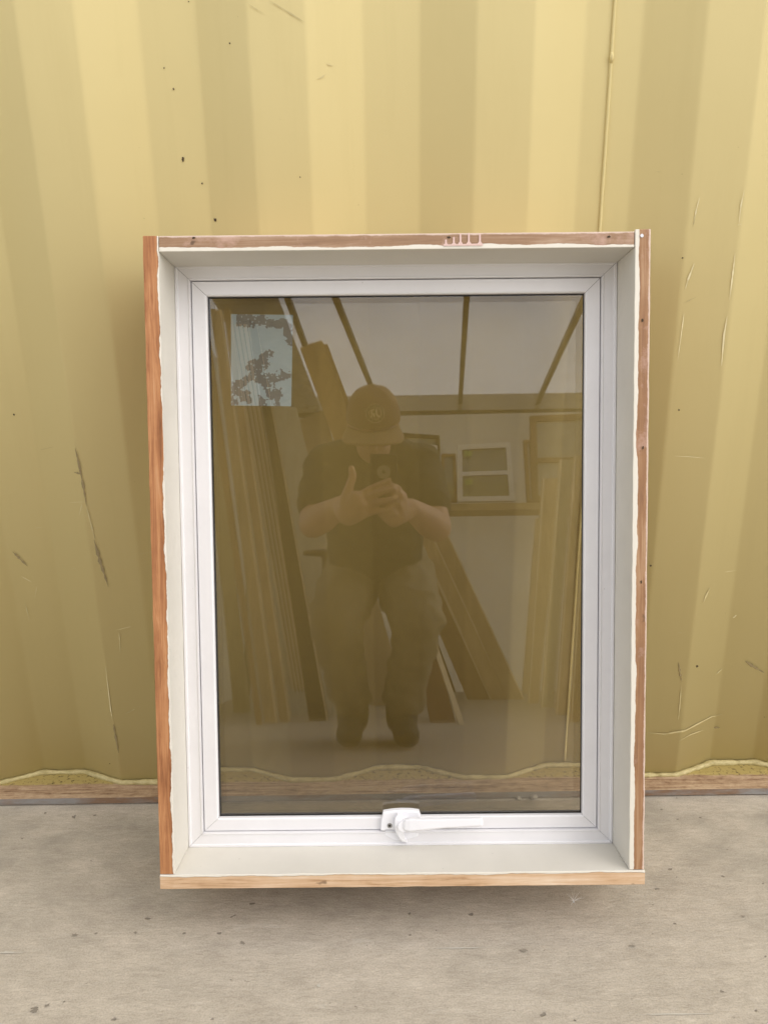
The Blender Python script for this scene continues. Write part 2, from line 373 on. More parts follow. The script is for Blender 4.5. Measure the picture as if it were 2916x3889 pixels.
ragged_board('sill_board', (0, -.0015, 0), (OW+.001, DD, T-.0003), (0, 0, T), J_S, 1, .0007)
# the left and sill edges measure their paint from the reveal outwards, so their axes run the other way
for mt, ax in ((J_L, 0), (J_S, 2)):
    for n_ in mt.node_tree.nodes:
        if n_.type == 'MATH' and n_.operation == 'MULTIPLY' and n_.inputs[0].is_linked and n_.inputs[0].links[0].from_node.type == 'SEPXYZ': n_.inputs[1].default_value = -1
# pink paint runs and nail heads on the head board
bm = bmesh.new()
for i, u in enumerate((1693, 1723, 1748, 1780, 1822)):
    a = wl(u, 928, 0); h = (.007, .010, .014, .015, .014)[i]
    vs_ = [bm.verts.new((a[0]+sx_*(.0016+.0012*(t < .3)), .0002, OH-T+.0045+h*t)) for sx_, t in ((-1.4, 0), (-.7, .3), (-.7, .9), (0, 1.02), (.7, .9), (.7, .3), (1.4, 0))]
    bm.faces.new(vs_)
a = wl(1693, 928, 0); b = wl(1825, 928, 0)
bm.faces.new([bm.verts.new(c_) for c_ in ((a[0]-.003, .0001, OH-T+.0035), (b[0]+.003, .0001, OH-T+.0035), (b[0]+.002, .0001, OH-T+.006), (a[0]-.002, .0001, OH-T+.0052))])
part('paint_runs', bm, plain('pink_primer', (.70, .50, .45), .5, .06))
bm = bmesh.new()
for (u, v, r) in ((735, 902, .0012), (1704, 900, .0013), (2312, 898, .0014), (2438, 1216, .0011), (2440, 1700, .0011), (2433, 2210, .0011)):
    a = wl(u, v, -.0004)
    blob(bm, (a[0], -.0009 if u > 2400 else .0006, a[1]), EX, EZ, r*1.8 if u < 2400 else r, r if u < 2400 else r*1.8, 0)
part('nail_hole', bm, RUST)
bm = bmesh.new(); a = wl(2435, 896, 0); blob(bm, (a[0], -.0012, a[1]), EX, EZ, .0022, .0022, 0, 16, .03); part('nail_head', bm, STEEL)
# mitred aluminium sections: profile is (fraction from rectangle A to rectangle B, depth)
def mitre(name, A, B, profile, mat, gap=.0003, smooth=False, parent=None):
    bm = bmesh.new()
    def corner(f_, k):
        l, r, b, t = [A[i]+(B[i]-A[i])*f_ for i in range(4)]
        return [(l, b), (r, b), (r, t), (l, t)][k]
    for side in range(4):
        k0, k1 = side, (side+1) % 4; rows = []
        for (f_, d_) in profile:
            a = Vector(corner(f_, k0)); b = Vector(corner(f_, k1)); dr = (b-a).normalized()*gap; a = a+dr; b = b-dr
            rows.append((bm.verts.new((a.x, d_, a.y)), bm.verts.new((b.x, d_, b.y))))
        for (p, q) in zip(rows, rows[1:]): bm.faces.new((p[0], p[1], q[1], q[0]))
        bm.faces.new([r_[0] for r_ in rows]); bm.faces.new([r_[1] for r_ in rows][::-1])
        bm.faces.new((rows[-1][0], rows[-1][1], rows[0][1], rows[0][0]))
    return part(name, bm, mat, parent=parent)
of = mitre('outer_frame', RB, RS, [(0, DD-.002), (0, D1-.0022), (.12, D1-.0022), (.17, D1), (.80, D1), (.86, D1-.0012), (.955, D1-.0012), (.97, D1+.012), (.97, DD-.002)], WHITE)
mitre('joint_backing', [RB[0]+.0004, RB[1]-.0004, RB[2]+.0004, RB[3]-.0004], RS, [(0, DD-.004), (.02, D1+.0016), (.93, D1+.0016), (.93, DD-.004)], JOINT, 0, parent=of)
D2 = D1+.003*S
sa = mitre('sash_frame', RS, RG, [(.03, DD-.010), (.03, D2), (.9, D2), (.985, D2+.0014), (1.0, D2+.003), (1.0, DG-.0006), (.3, DG-.0005), (.3, DD-.010)], WHITE)
mitre('joint_backing', [RS[0]+.0012, RS[1]-.0012, RS[2]+.0012, RS[3]-.0012], RG, [(0, DD-.012), (.02, D2+.0016), (.96, D2+.0036), (.34, DG-.001), (.34, DD-.012)], DARK, 0, parent=sa)
RGi = [RG[0]+.0010, RG[1]-.0010, RG[2]+.0007, RG[3]-.0012]
mitre('gasket', [RG[0]+.0002, RG[1]-.0002, RG[2]+.0002, RG[3]-.0002], RGi, [(0, DG-.0005), (.2, DG-.0022), (.9, DG-.0018), (1, DG-.0005)], GASK, 0, parent=sa)
bm = bmesh.new()                                             # dark line between frame and sash
link_gap = .0002
# glass: clear sealed unit, each pane reflects like uncoated float glass
m = Mat('clear_float_glass'); m.N.remove(m.b)
geo = m.new('NewGeometry'); fz = m.new('Fresnel'); fz.inputs[0].default_value = 2.0
tr = m.new('BsdfTransparent'); tr.inputs[0].default_value = (.91, .895, .855, 1)
gl = m.new('BsdfGlossy'); gl.inputs['Roughness'].default_value = 0.0; gl.inputs['Color'].default_value = (.97, .98, 1, 1)
mx = m.new('MixShader'); m.put(mx.inputs[0], m.math('MULTIPLY', fz.outputs[0], m.math('SUBTRACT', 1., geo.outputs['Backfacing'])))
m.put(mx.inputs[1], tr.outputs[0]); m.put(mx.inputs[2], gl.outputs[0]); m.put(m.out.inputs[0], mx.outputs[0]); GLASS = m.m
gu = None
for k in range(2):
    bm = bmesh.new(); box(bm, (RG[0]-.012, DG+k*.018, RG[2]-.012), (RG[1]+.012, DG+.004+k*.018, RG[3]+.012))
    o = part('glass_pane', bm, GLASS)
    gu = gu or o
mitre('spacer_bar', [RG[0]-.011, RG[1]+.011, RG[2]-.011, RG[3]+.011], [RG[0]-.0015, RG[1]+.0035, RG[2]-.0075, RG[3]+.002], [(0, DG+.0045), (1, DG+.0045), (1, DG+.0175), (0, DG+.0175)], GASK, 0, parent=gu)
# sticker film with patches of old glue
a0 = wl(878, 1193, DG+.0046); a1 = wl(1113, 1196, DG+.0046); a2 = wl(878, 1540, DG+.0046); a3 = wl(1106, 1543, DG+.0046)
def fil(name, col, alpha, rough=.5):
    m = Mat(name); m.b.inputs['Alpha'].default_value = alpha; m.done(col, rough, None, .2); return m.m
FILM = fil('bluish_film', (.52, .68, .82), .52); GLUE = fil('grey_glue', (.24, .25, .27), .60, .7)
branch = [((.05,.80),(.22,.74)),((.0,.92),(.12,.80)),((.22,.74),(.38,.62)),((.30,.58),(.45,.55)),((.45,.66),(.55,.50)),((.5,.5),(.62,.44)),((.45,.70),(.70,.74)),((.66,.70),(.95,.66)),((.55,.76),(.62,.70)),
          ((.62,.86),(.72,.90)),((.72,.88),(.80,.86)),((.75,.90),(.76,.99)),((.13,.03),(.45,.07)),((.12,.07),(.35,.08)),((.5,.05),(.8,.10)),((.8,.08),(.95,.14)),((.88,.14),(.97,.3)),((.05,.85),(.3,.9)),((.02,.9),(.05,.98)),((.5,.95),(.53,.99)),((.42,.6),(.5,.58))]
def segd(p, s):
    a, b = Vector(s[0]), Vector(s[1]); p = Vector(p); t = max(0, min(1, (p-a).dot(b-a)/((b-a).length_squared+1e-9))); return (p-(a+(b-a)*t)).length
bm = bmesh.new(); nx, ny = 72, 106; gv = {}
for j in range(ny+1):
    for i in range(nx+1):
        s_, t_ = i/nx, j/ny; x_ = (a0[0]*(1-s_)+a1[0]*s_)*(1-t_)+(a2[0]*(1-s_)+a3[0]*s_)*t_; z_ = (a0[1]*(1-s_)+a1[1]*s_)*(1-t_)+(a2[1]*(1-s_)+a3[1]*s_)*t_
        gv[i, j] = bm.verts.new((x_, DG+.0046, z_))
for j in range(ny):
    for i in range(nx):
        s_, t_ = (i+.5)/nx, (j+.5)/ny
        d_ = min(segd((s_, t_), s) for s in branch)
        q = d_ + .05*noise.noise(Vector((s_*9, t_*13, 0))) + .035*noise.noise(Vector((s_*26, t_*38, 4)))
        hole = noise.noise(Vector((s_*20, t_*30, 9))) > .48
        bm.faces.new((gv[i, j], gv[i+1, j], gv[i+1, j+1], gv[i, j+1])).material_index = 1 if (q < .052 and not hole) else 0
part('sticker_residue', bm, [FILM, GLUE], smooth=False)['label'] = 'pale blue film sticker with grey patches of glue'
# handle
def L(zx, zy, dep=D2): return wl(1350+zx*.3617, 2980+zy*.3617, dep)
def plate(bm, pts, d0, d1, mi=0, chamfer=.0012):
    P = [L(*p, d1) for p in pts]; cx = sum(p[0] for p in P)/len(P); cz = sum(p[1] for p in P)/len(P)
    lo = [bm.verts.new((p[0], d1+chamfer, p[1])) for p in P]; up = [bm.verts.new((p[0]+(cx-p[0])*.04, d1, p[1]+(cz-p[1])*.1)) for p in P]
    ba = [bm.verts.new((p[0], d0, p[1])) for p in P]; n_ = len(P)
    bm.faces.new(up); bm.faces.new(ba[::-1])
    for i in range(n_):
        j = (i+1) % n_; bm.faces.new((up[i], lo[i], lo[j], up[j])); bm.faces.new((lo[i], ba[i], ba[j], lo[j]))
bm = bmesh.new(); plate(bm, [(290, 292), (380, 277), (480, 270), (580, 272), (668, 284), (692, 350), (688, 380), (560, 400), (415, 400), (412, 478), (310, 478), (308, 490), (262, 486), (270, 380)], D2+.001, D2-.0075)
hb = part('window_handle', bm, HANDLE, bev=.0006)
bm = bmesh.new(); plate(bm, [(312, 480), (410, 476), (520, 480), (660, 500), (655, 545), (560, 575), (440, 590), (370, 570), (312, 535)], D2+.002, D2-.004); part('striker_plate', bm, HANDLE, parent=hb, bev=.0005)
def curved(bm, path, wid, d_top, thick):
    rows = []
    for i, (p, wd, dt) in enumerate(zip(path, wid, d_top)):
        j0, j1 = max(i-1, 0), min(i+1, len(path)-1); dx, dy = path[j1][0]-path[j0][0], path[j1][1]-path[j0][1]; l = math.hypot(dx, dy)
        nx_, ny_ = -dy/l, dx/l
        A_ = L(p[0]+nx_*wd, p[1]+ny_*wd, dt+thick*.35); B_ = L(p[0]+nx_*wd*.8, p[1]+ny_*wd*.8, dt); C_ = L(p[0]-nx_*wd*.8, p[1]-ny_*wd*.8, dt); E_ = L(p[0]-nx_*wd, p[1]-ny_*wd, dt+thick*.35)
        rows.append([bm.verts.new((A_[0], dt+thick, A_[1])), bm.verts.new((A_[0], dt+thick*.35, A_[1])), bm.verts.new((B_[0], dt, B_[1])), bm.verts.new((C_[0], dt, C_[1])), bm.verts.new((E_[0], dt+thick*.35, E_[1])), bm.verts.new((E_[0], dt+thick, E_[1]))])
    for a, b in zip(rows, rows[1:]):
        for k in range(6): bm.faces.new((a[k], a[(k+1) % 6], b[(k+1) % 6], b[k]))
    bm.faces.new(rows[0][::-1]); bm.faces.new(rows[-1])
bm = bmesh.new()
curved(bm, [(470, 320), (452, 370), (450, 430), (462, 490), (482, 545), (505, 585), (540, 606)], [34, 44, 44, 42, 34, 24, 8], [D2-.016, D2-.019, D2-.02, D2-.019, D2-.016, D2-.012, D2-.008], .008)
part('cam_hook', bm, HANDLE, parent=hb, bev=.0007)
bm = bmesh.new()
curved(bm, [(488, 425), (520, 425), (570, 428), (680, 424), (850, 414), (1050, 405), (1250, 396), (1318, 394), (1336, 393)], [30, 60, 72, 62, 54, 49, 46, 45, 36], [D2-.024, D2-.027, D2-.0285, D2-.030, D2-.031, D2-.032, D2-.033, D2-.033, D2-.031], .007)
part('lever', bm, HANDLE, parent=hb, bev=.0008)
bm = bmesh.new(); c_ = L(500, 390, D2-.01); tube(bm, [(c_[0], D2-.003, c_[1]), (c_[0], D2-.024, c_[1])], .0075, 20); part('pivot_boss', bm, HANDLE, parent=hb, smooth=False)
bm = bmesh.new(); c_ = L(358, 430, D2-.0075); tube(bm, [(c_[0], D2-.002, c_[1]), (c_[0], D2-.0079, c_[1])], .0036, 20); lk = part('key_lock', bm, STEEL, parent=hb)
bm = bmesh.new(); tube(bm, [(c_[0], D2-.0075, c_[1]), (c_[0], D2-.0082, c_[1])], .0017, 16); part('lock_core', bm, DARK, parent=hb)
# packing under the window
bm = bmesh.new(); lowz = (WM @ Vector((0, DD, 0))).z; yb = (WM @ Vector((0, DD, 0))).y
box(bm, (-.235, yb-.012, 0), (.245, yb+.035, lowz-.001))
o = link('packing_timber', bm, TIMB); tag(o, 'short grey timber packer lying on the concrete under the window sill', 'timber block')

# ------------------------------------------------------------------ small things on the ground
def pebble(name, u, v, r, z, label):
    bm = bmesh.new(); bmesh.ops.create_icosphere(bm, subdivisions=3, radius=r)
    p = hit_z(u, v, z)
    for v_ in bm.verts:
        v_.co *= 1+.35*noise.noise(v_.co*(1.2/r)+Vector((u, 0, 0))); v_.co.z *= .7
    zmin = min(v_.co.z for v_ in bm.verts)
    for v_ in bm.verts: v_.co += Vector((p.x, p.y, -zmin+z))
    tag(link(name, bm, STONE, smooth=True), label, 'pebble')
pebble('pebble', 2025, 3033, .0062, 0, 'grey pebble on the concrete against the timber ledge, larger and rounder of the two')
pebble('pebble', 1968, 3036, .0042, 0, 'small flat grey pebble just left of the rounder pebble by the ledge')
bm = bmesh.new(); p0 = hit_z(2178, 3420, .004)
for k in range(22):
    a = random.uniform(0, 2*math.pi); e = random.uniform(.05, .9); l = random.uniform(.008, .017)
    d_ = Vector((math.cos(a)*math.cos(e), math.sin(a)*math.cos(e), math.sin(e)))
    tube(bm, [p0, p0+d_*l*.5, p0+d_*l], [.00015, .0001, .00006], 4)
for q in ((-.045, .035), ):
    tube(bm, [p0-Vector((0, 0, .0036)), p0], [.0007, .0004], 5)
tag(link('seed_fluff', bm, plain('white_fluff', (.85, .84, .82), .8)), 'white thistledown seed lying on the concrete below the window', 'seed')

# ------------------------------------------------------------------ the tent shed the glass mirrors
def sheet_mat(name, col, trans, sc=3.):
    m = Mat(name); n = m.noise(m.coord(), sc, 5, .6); c_ = m.mix(m.step(n, .3, .7), tuple(v*.9 for v in col), col)
    t_ = m.new('BsdfTranslucent'); m.put(t_.inputs[0], c_); mx = m.new('MixShader'); mx.inputs[0].default_value = trans
    nr = m.bump(m.noise(m.coord((1, 3, 1)), sc*2, 5, .7), .02, .5)
    m.done(c_, .45, nr, .35)
    m.put(mx.inputs[1], m.b.outputs[0]); m.put(mx.inputs[2], t_.outputs[0]); m.put(m.out.inputs[0], mx.outputs[0]); return m.m
ROOFM = sheet_mat('translucent_roof_sheet', (.88, .89, .91), .75)
TARPM = sheet_mat('pale_tarpaulin', (.66, .64, .58), .38)
CRINK = plain('crinkled_grey_plastic', (.42, .40, .36), .22, .3, 9)
POLE = plain('dark_brown_steel', (.05, .038, .026), .5)
RZ = 2.10; BY = -3.35
shed = empty('tent_shed', 'translucent white sheeted tent shed with dark poles, mirrored in the window glass', 'shelter', (0, BY, 0))
def sheet(name, P, nx, ny, amp, mat, sc=6, thick=.003, parent=shed):
    bm = bmesh.new(); a, b, c_, d_ = [Vector(p) for p in P]; n_ = (b-a).cross(d_-a).normalized(); G = {}
    for j in range(ny+1):
        for i in range(nx+1):
            s_, t_ = i/nx, j/ny; p = (a*(1-s_)+b*s_)*(1-t_)+(d_*(1-s_)+c_*s_)*t_
            e = min(1, 6*min(s_, t_, 1-s_, 1-t_)); G[i, j] = p+n_*amp*e*noise.noise(p*sc)
    for k in (0, 1):
        for key in G: G[key] = G[key] if isinstance(G[key], tuple) else (G[key],)
    V0 = {k: bm.verts.new(v[0]) for k, v in G.items()}
    for j in range(ny):
        for i in range(nx): bm.faces.new((V0[i, j], V0[i+1, j], V0[i+1, j+1], V0[i, j+1]))
    return link(name, bm, mat, parent, True)
XL, XR, RF = -1.02, 1.75, -1.42
sheet('roof_sheet', [(XL-.3, BY, RZ+.03), (XR, BY, RZ+.03), (XR, RF, RZ+.03), (XL-.3, RF, RZ+.03)], 60, 50, .02, ROOFM, 3)
sheet('back_sheet', [(XL, BY, 0), (XR, BY, 0), (XR, BY, RZ), (XL, BY, RZ)], 60, 50, .03, TARPM, 4)
sheet('side_sheet', [(XL, -1.75, 0), (XL, BY, 0), (XL, BY, RZ), (XL, -1.75, RZ)], 40, 40, .03, TARPM, 4)
sheet('side_sheet', [(XR, BY, 0), (XR, RF-.4, 0), (XR, RF-.4, RZ), (XR, BY, RZ)], 40, 40, .03, TARPM, 4)
def rod(name, a, b, w_, mat, parent=None, h_=None):
    a, b = Vector(a), Vector(b); t_ = (b-a).normalized(); up = Vector((0, 0, 1)) if abs(t_.z) < .9 else Vector((0, 1, 0)); s_ = t_.cross(up).normalized(); u_ = s_.cross(t_)
    bm = bmesh.new(); h_ = h_ or w_
    q = [bm.verts.new(p+s_*x_*w_/2+u_*y_*h_/2) for p in (a, b) for x_, y_ in ((-1, -1), (1, -1), (1, 1), (-1, 1))]
    for f_ in ((3, 2, 1, 0), (4, 5, 6, 7), (0, 1, 5, 4), (1, 2, 6, 5), (2, 3, 7, 6), (3, 0, 4, 7)): bm.faces.new([q[i] for i in f_])
    return link(name, bm, mat, parent)
for (a, b) in (((725, 643), (800, 830)), ((1008, 643), (993, 890)), ((1258, 655), (1160, 872)), ((620, 640), (718, 905))):
    p, q = MZ(*a, RZ), MZ(*b, RZ); d_ = (q-p).normalized()
    p2 = p + d_*((RF-p.y)/d_.y); q2 = p + d_*((BY+.03-p.y)/d_.y)
    rod('rafter', p2, q2, .030, POLE, shed)
rod('eave_rail', (XL, BY+.04, RZ-.04), (XR, BY+.04, RZ-.02), .028, POLE, shed)
# added dull sheet standing in for the shadow band under the roof
sheet('eave_shade_band', [(XL, BY+.36, RZ+.0), (XR, BY+.36, RZ+.0), (XR, BY+.06, RZ-.02), (XL, BY+.06, RZ-.02)], 60, 8, .02, sheet_mat('shade_band_tone', (.55, .52, .45), .3), 5)
q = [MZ(455, 640, RZ-.02), MZ(600, 640, RZ-.02), MZ(700, 905, RZ-.02), MZ(600, 905, RZ-.02)]
sheet('crinkled_flap', [(v.x, v.y, RZ-.02) for v in q], 40, 60, .05, CRINK, 14)
for px in (XL+.03, XR-.03): rod('post', (px, BY+.05, 0), (px, BY+.05, RZ), .04, POLE, shed)
for px in (XL+.03, XR-.03): rod('post', (px, RF-.42 if px > 0 else -1.74, 0), (px, RF-.42 if px > 0 else -1.74, RZ), .04, POLE, shed)

# ------------------------------------------------------------------ timber and panels leaning in the shed
def woodm(name, col, var=.3, stretch=(40, 40, 2.5), rough=.7):
    m = Mat(name); g = m.noise(m.coord(stretch), 1.2, 5, .65, .5); k = m.noise(m.coord(), 5, 4, .6)
    f_ = m.math('ADD', m.math('MULTIPLY', g, .7), m.math('MULTIPLY', k, .3))
    return m.done(m.ramp(f_, [(.35, tuple(v*(1-var) for v in col)), (.65, tuple(min(1, v*(1+var)) for v in col))]), rough, m.bump(g, .002, .5), .3)
PINE, GREY, BRN, PALEW, DRKW, OLIV = woodm('weathered_pine', (.52, .38, .22)), woodm('grey_panel', (.46, .44, .36), .15), woodm('brown_board', (.30, .18, .09)), woodm('pale_planed_pine', (.80, .66, .46), .15), woodm('dark_stained_timber', (.05, .036, .02)), woodm('olive_panel', (.46, .40, .26), .2)
def lean(name, base, top, Yt, thick, mat, label, cat='plank', group=None, Yb=None, grooves=0, edge=0):
    """base and top: left and right mirror positions; the base stands on the floor, the top rests at depth Yt"""
    bm = bmesh.new(); bl, br = [MZ(*p, 0.002) if Yb is None else M(*p, Yb) for p in base]
    if Yb is None: ym = (bl.y+br.y)/2; bl = Vector((bl.x, ym, .002)); br = Vector((br.x, ym, .002))
    tl, t_ = [M(*p, Yt) for p in top]
    prism(bm, [bl, br, t_, tl], thick)
    for k in range(grooves):
        s0, s1 = (k+.82)/grooves, (k+1.0)/grooves; off = Vector((0, .003, 0))
        prism(bm, [bl.lerp(br, s0)+off, bl.lerp(br, s1)+off, tl.lerp(t_, s1)+off, tl.lerp(t_, s0)+off], .004, 1)
    if edge:
        off = Vector((0, .002, 0)); a, b = (bl.lerp(br, 1-edge), br) if edge > 0 else (bl, bl.lerp(br, -edge)); c_, d_ = (tl.lerp(t_, 1-edge), t_) if edge > 0 else (tl, tl.lerp(t_, -edge))
        prism(bm, [a+off, b+off, d_+off, c_+off], .004, 2)
    return tag(link(name, bm, [mat, DRKW, PALEW]), label, cat, group)
G1, G2, G3 = 'timber leaning at the left of the shed', 'planks leaning behind the crouching person', 'boards leaning at the right of the shed'
lean('timber_plank', ((642, 1545), (668, 1548)), ((497, 700), (535, 700)), -1.55, .03, PALEW, 'pale fluted decking plank leaning at the left, grooves along its face', 'plank', G1, grooves=4)
lean('timber_plank', ((670, 1556), (707, 1560)), ((538, 690), (556, 700)), -1.60, .04, DRKW, 'dark stained plank between the fluted plank and the big grey panel', 'plank', G1, edge=0.08)
lean('timber_plank', ((571, 1564), (600, 1563)), ((455, 668), (478, 668)), -1.50, .03, PINE, 'knotty pine plank, first of the pair left of the fluted plank', 'plank', G1, edge=0.15)
lean('timber_plank', ((603, 1562), (628, 1560)), ((482, 668), (498, 668)), -1.53, .03, PINE, 'knotty pine plank directly left of the fluted plank', 'plank', G1, edge=0.15)
lean('timber_plank', ((552, 1568), (566, 1566)), ((430, 680), (446, 680)), -1.46, .03, BRN, 'narrow brown batten left of the knotty pine planks', 'plank', G1)
lean('timber_plank', ((505, 1540), (540, 1540)), ((425, 720), (447, 720)), -1.6, .02, OLIV, 'broad dull olive board leaning furthest left behind the battens', 'plank', G1)
lean('flat_panel', ((560, 1545), (800, 1550)), ((500, 862), (640, 880)), -1.95, .02, GREY, 'large smooth grey sheet panel leaning at the left behind the person', 'panel', G1)
lean('flat_panel', ((800, 1525), (880, 1525)), ((643, 908), (700, 885)), -2.35, .02, woodm('tan_panel', (.37, .28, .19), .12), 'tan sheet panel leaning behind the grey panel', 'panel', G1)
lean('timber_beam', ((925, 1500), (968, 1496)), ((648, 752), (694, 735)), -2.05, .07, woodm('tan_beam', (.42, .27, .13)), 'thick tan timber beam leaning diagonally behind the cap of the person', 'beam', G2)
lean('timber_batten', ((975, 1497), (984, 1496)), ((700, 745), (706, 742)), -2.10, .03, BRN, 'thin batten leaning along the right edge of the thick beam', 'batten', G2)
lean('timber_batten', ((992, 1566), (1004, 1566)), ((880, 1230), (888, 1230)), -1.75, .02, PALEW, 'thin pale trim strip leaning just right of the legs of the person', 'batten', G2)
lean('timber_plank', ((930, 1560), (985, 1562)), ((850, 1180), (880, 1180)), -1.78, .03, woodm('red_brown_plank', (.20, .10, .055)), 'red brown plank leaning behind the legs of the person', 'plank', G2)
lean('timber_plank', ((1010, 1512), (1065, 1512)), ((830, 1090), (872, 1090)), -2.5, .03, BRN, 'brown plank leaning diagonally, lowest of the right fan', 'plank', G2, edge=0.12)
lean('timber_plank', ((1062, 1512), (1100, 1512)), ((858, 1060), (890, 1060)), -2.53, .03, PINE, 'middle pine plank of the diagonal fan right of the person', 'plank', G2, edge=0.1)
lean('timber_plank', ((1096, 1512), (1134, 1512)), ((884, 1040), (915, 1040)), -2.56, .03, woodm('tan_plank', (.46, .33, .19)), 'outermost tan plank of the diagonal fan right of the person', 'plank', G2, edge=0.1)
for (b, t_, Y, mt, lb) in ((((1128, 1500), (1140, 1500)), ((1158, 1120), (1170, 1120)), -2.6, PALEW, 'pale painted board nearest the shelf at the right of the shed'),
        (((1140, 1520), (1164, 1520)), ((1172, 1034), (1208, 1034)), -2.4, PINE, 'pine board with square top leaning at the right'),
        (((1168, 1530), (1196, 1530)), ((1210, 993), (1238, 993)), -2.2, OLIV, 'olive board with a rubbed top leaning at the right'),
        (((1200, 1545), (1228, 1545)), ((1241, 984), (1268, 984)), -2.0, PINE, 'tall pine board leaning furthest right by the glass edge'),
        (((1232, 1560), (1252, 1560)), ((1262, 1080), (1285, 1080)), -1.9, BRN, 'short brown board leaning in front at the far right')):
    lean('timber_board', b, t_, Y, .025, mt, lb, 'board', G3, edge=-.14)
bm = bmesh.new(); a = MZ(1060, 1500, 0); 
# ------------------------------------------------------------------ shelf with spare windows
YS = BY+.30
sz = M(1050, 1088, YS).z
shelf = empty('wall_shelf', 'long timber shelf board along the back sheet with spare windows on it', 'shelf', (.9, YS, sz))
bm = bmesh.new(); box(bm, (.25, BY+.06, sz-.05), (XR-.05, YS+.01, sz)); link('shelf_board', bm, woodm('shelf_pine', (.42, .31, .17), stretch=(2, 40, 40)), shelf)
for x_ in (.28, 1.6):
    bm = bmesh.new(); box(bm, (x_, BY+.07, 0), (x_+.045, BY+.115, sz-.05)); link('shelf_leg', bm, BRN, shelf)
def rect_frame(bm, quad, f_, thick, mi=0):
    q = [Vector(p) for p in quad]; c_ = sum(q, Vector())/4; w_ = (q[1]-q[0]).length; h_ = (q[3]-q[0]).length
    def I(s_, t_): return (q[0]*(1-s_)+q[1]*s_)*(1-t_)+(q[3]*(1-s_)+q[2]*s_)*t_
    a, b = f_/w_, f_/h_
    for (s0, s1, t0, t1) in ((0, a, 0, 1), (1-a, 1, 0, 1), (a, 1-a, 0, b), (a, 1-a, 1-b, 1)):
        prism(bm, [I(s0, t0), I(s1, t0), I(s1, t1), I(s0, t1)], thick, mi)
    return [I(a, b), I(1-a, b), I(1-a, 1-b), I(a, 1-b)]
WHT = plain('white_plastic_frame', (.82, .81, .80), .4, .03); PANE = plain('dull_green_pane', (.17, .19, .15), .08, .2, 3, .8); LITE = plain('light_grey_pane', (.45, .44, .38), .3); GRN = plain('green_label', (.28, .42, .10), .6)
def spare(label, L4, Y, mid=True, fw=.036, mat=None, cat='window', group='spare windows stored in the shed', tagged=True, pane=None):
    q = [M(*p, Y) for p in L4]; r = empty('spare_window', label, cat, q[0].lerp(q[1], .5), group=group)
    bm = bmesh.new(); inn = rect_frame(bm, q, fw, .05)
    if mid:
        a = inn[0].lerp(inn[3], .44); b = inn[1].lerp(inn[2], .44); hh = (inn[3]-inn[0]).normalized()*fw*.8
        prism(bm, [a, b, b+hh, a+hh], .05)
    link('window_frame', bm, mat or WHT, r)
    bm = bmesh.new(); off = Vector((0, -.02, 0)); prism(bm, [v+off for v in inn], .006); link('pane', bm, pane or PANE, r)
    if tagged:
        for t0 in ((.30, .90) if mid else (.85,)):
            bm = bmesh.new(); o_ = inn[0].lerp(inn[3], t0-.06)+(inn[1]-inn[0])*.05-off*.8; e1 = (inn[1]-inn[0])*.16; e2 = (inn[3]-inn[0])*.11
            prism(bm, [o_, o_+e1, o_+e1+e2, o_+e2], .002); link('label', bm, GRN, r)
    return r
spare('white double sash window with green labels standing on the shelf', ((989, 1084), (1113, 1082), (1102, 955), (988, 961)), YS-.05)
spare('white window partly hidden behind the shoulder of the person', ((880, 1084), (944, 1084), (945, 962), (880, 955)), YS-.12, False, tagged=False)
spare('dark brown timber window frame behind the white window by the shoulder', ((870, 1084), (952, 1084), (950, 940), (870, 935)), YS-.2, False, .028, DRKW, tagged=False)
spare('narrow brown door frame leaning between the shoulder and the white double sash', ((956, 1084), (988, 1084), (984, 980), (954, 980)), YS-.16, False, .02, BRN, tagged=False)
spare('tall brown timber frame on the shelf, larger of the two at the right', ((1150, 1084), (1290, 1084), (1280, 893), (1146, 898)), YS-.1, True, .045, BRN, tagged=False, pane=LITE)
spare('slim brown frame standing just left of the tall brown frame', ((1140, 1084), (1156, 1084), (1150, 950), (1132, 950)), YS-.04, False, .018, BRN, tagged=False, pane=LITE)

# ------------------------------------------------------------------ the person holding the phone
SKIN = plain('skin', (.50, .30, .21), .55, .08, 20); SHIRT = plain('black_green_cotton', (.030, .033, .026), .9, .2, 30)
PANTS = plain('khaki_trousers', (.24, .20, .13), .85, .15, 14); BOOT = plain('dark_olive_boots', (.035, .033, .022), .6); CAPM = plain('rust_brown_cap', (.20, .115, .065), .85, .12, 18); BRIM = plain('cap_brim', (.27, .18, .105), .85, .08, 18)
def cap_seg(bm, a, b, ra, rb, n=14, sx=1.):
    a, b = Vector(a), Vector(b); t_ = (b-a); l = t_.length; t_ = t_.normalized() if l > 1e-6 else Vector((0, 0, 1))
    up = Vector((0, 0, 1)) if abs(t_.z) < .9 else Vector((0, 1, 0)); s_ = t_.cross(up).normalized(); u_ = s_.cross(t_)
    rows = []
    for c_, r, arc in ((a, ra, [-80, -55, -28, 0]), (b, rb, [0, 28, 55, 80])):
        for g in arc:
            g = math.radians(g); rows.append([bm.verts.new(c_+t_*math.sin(g)*r+(s_*math.cos(k)+u_*math.sin(k))*r*math.cos(g)) for k in (2*math.pi*i/n for i in range(n))])
    for p, q in zip(rows, rows[1:]):
        for k in range(n): bm.faces.new((p[k], p[(k+1) % n], q[(k+1) % n], q[k]))
    bm.faces.new(rows[0][::-1]); bm.faces.new(rows[-1])
def ell(bm, c_, r, R_=None):
    res = bmesh.ops.create_icosphere(bm, subdivisions=3, radius=1)
    for v_ in res['verts']:
        p = Vector((v_.co.x*r[0], v_.co.y*r[1], v_.co.z*r[2])); v_.co = Vector(c_)+((R_ @ p) if R_ else p)

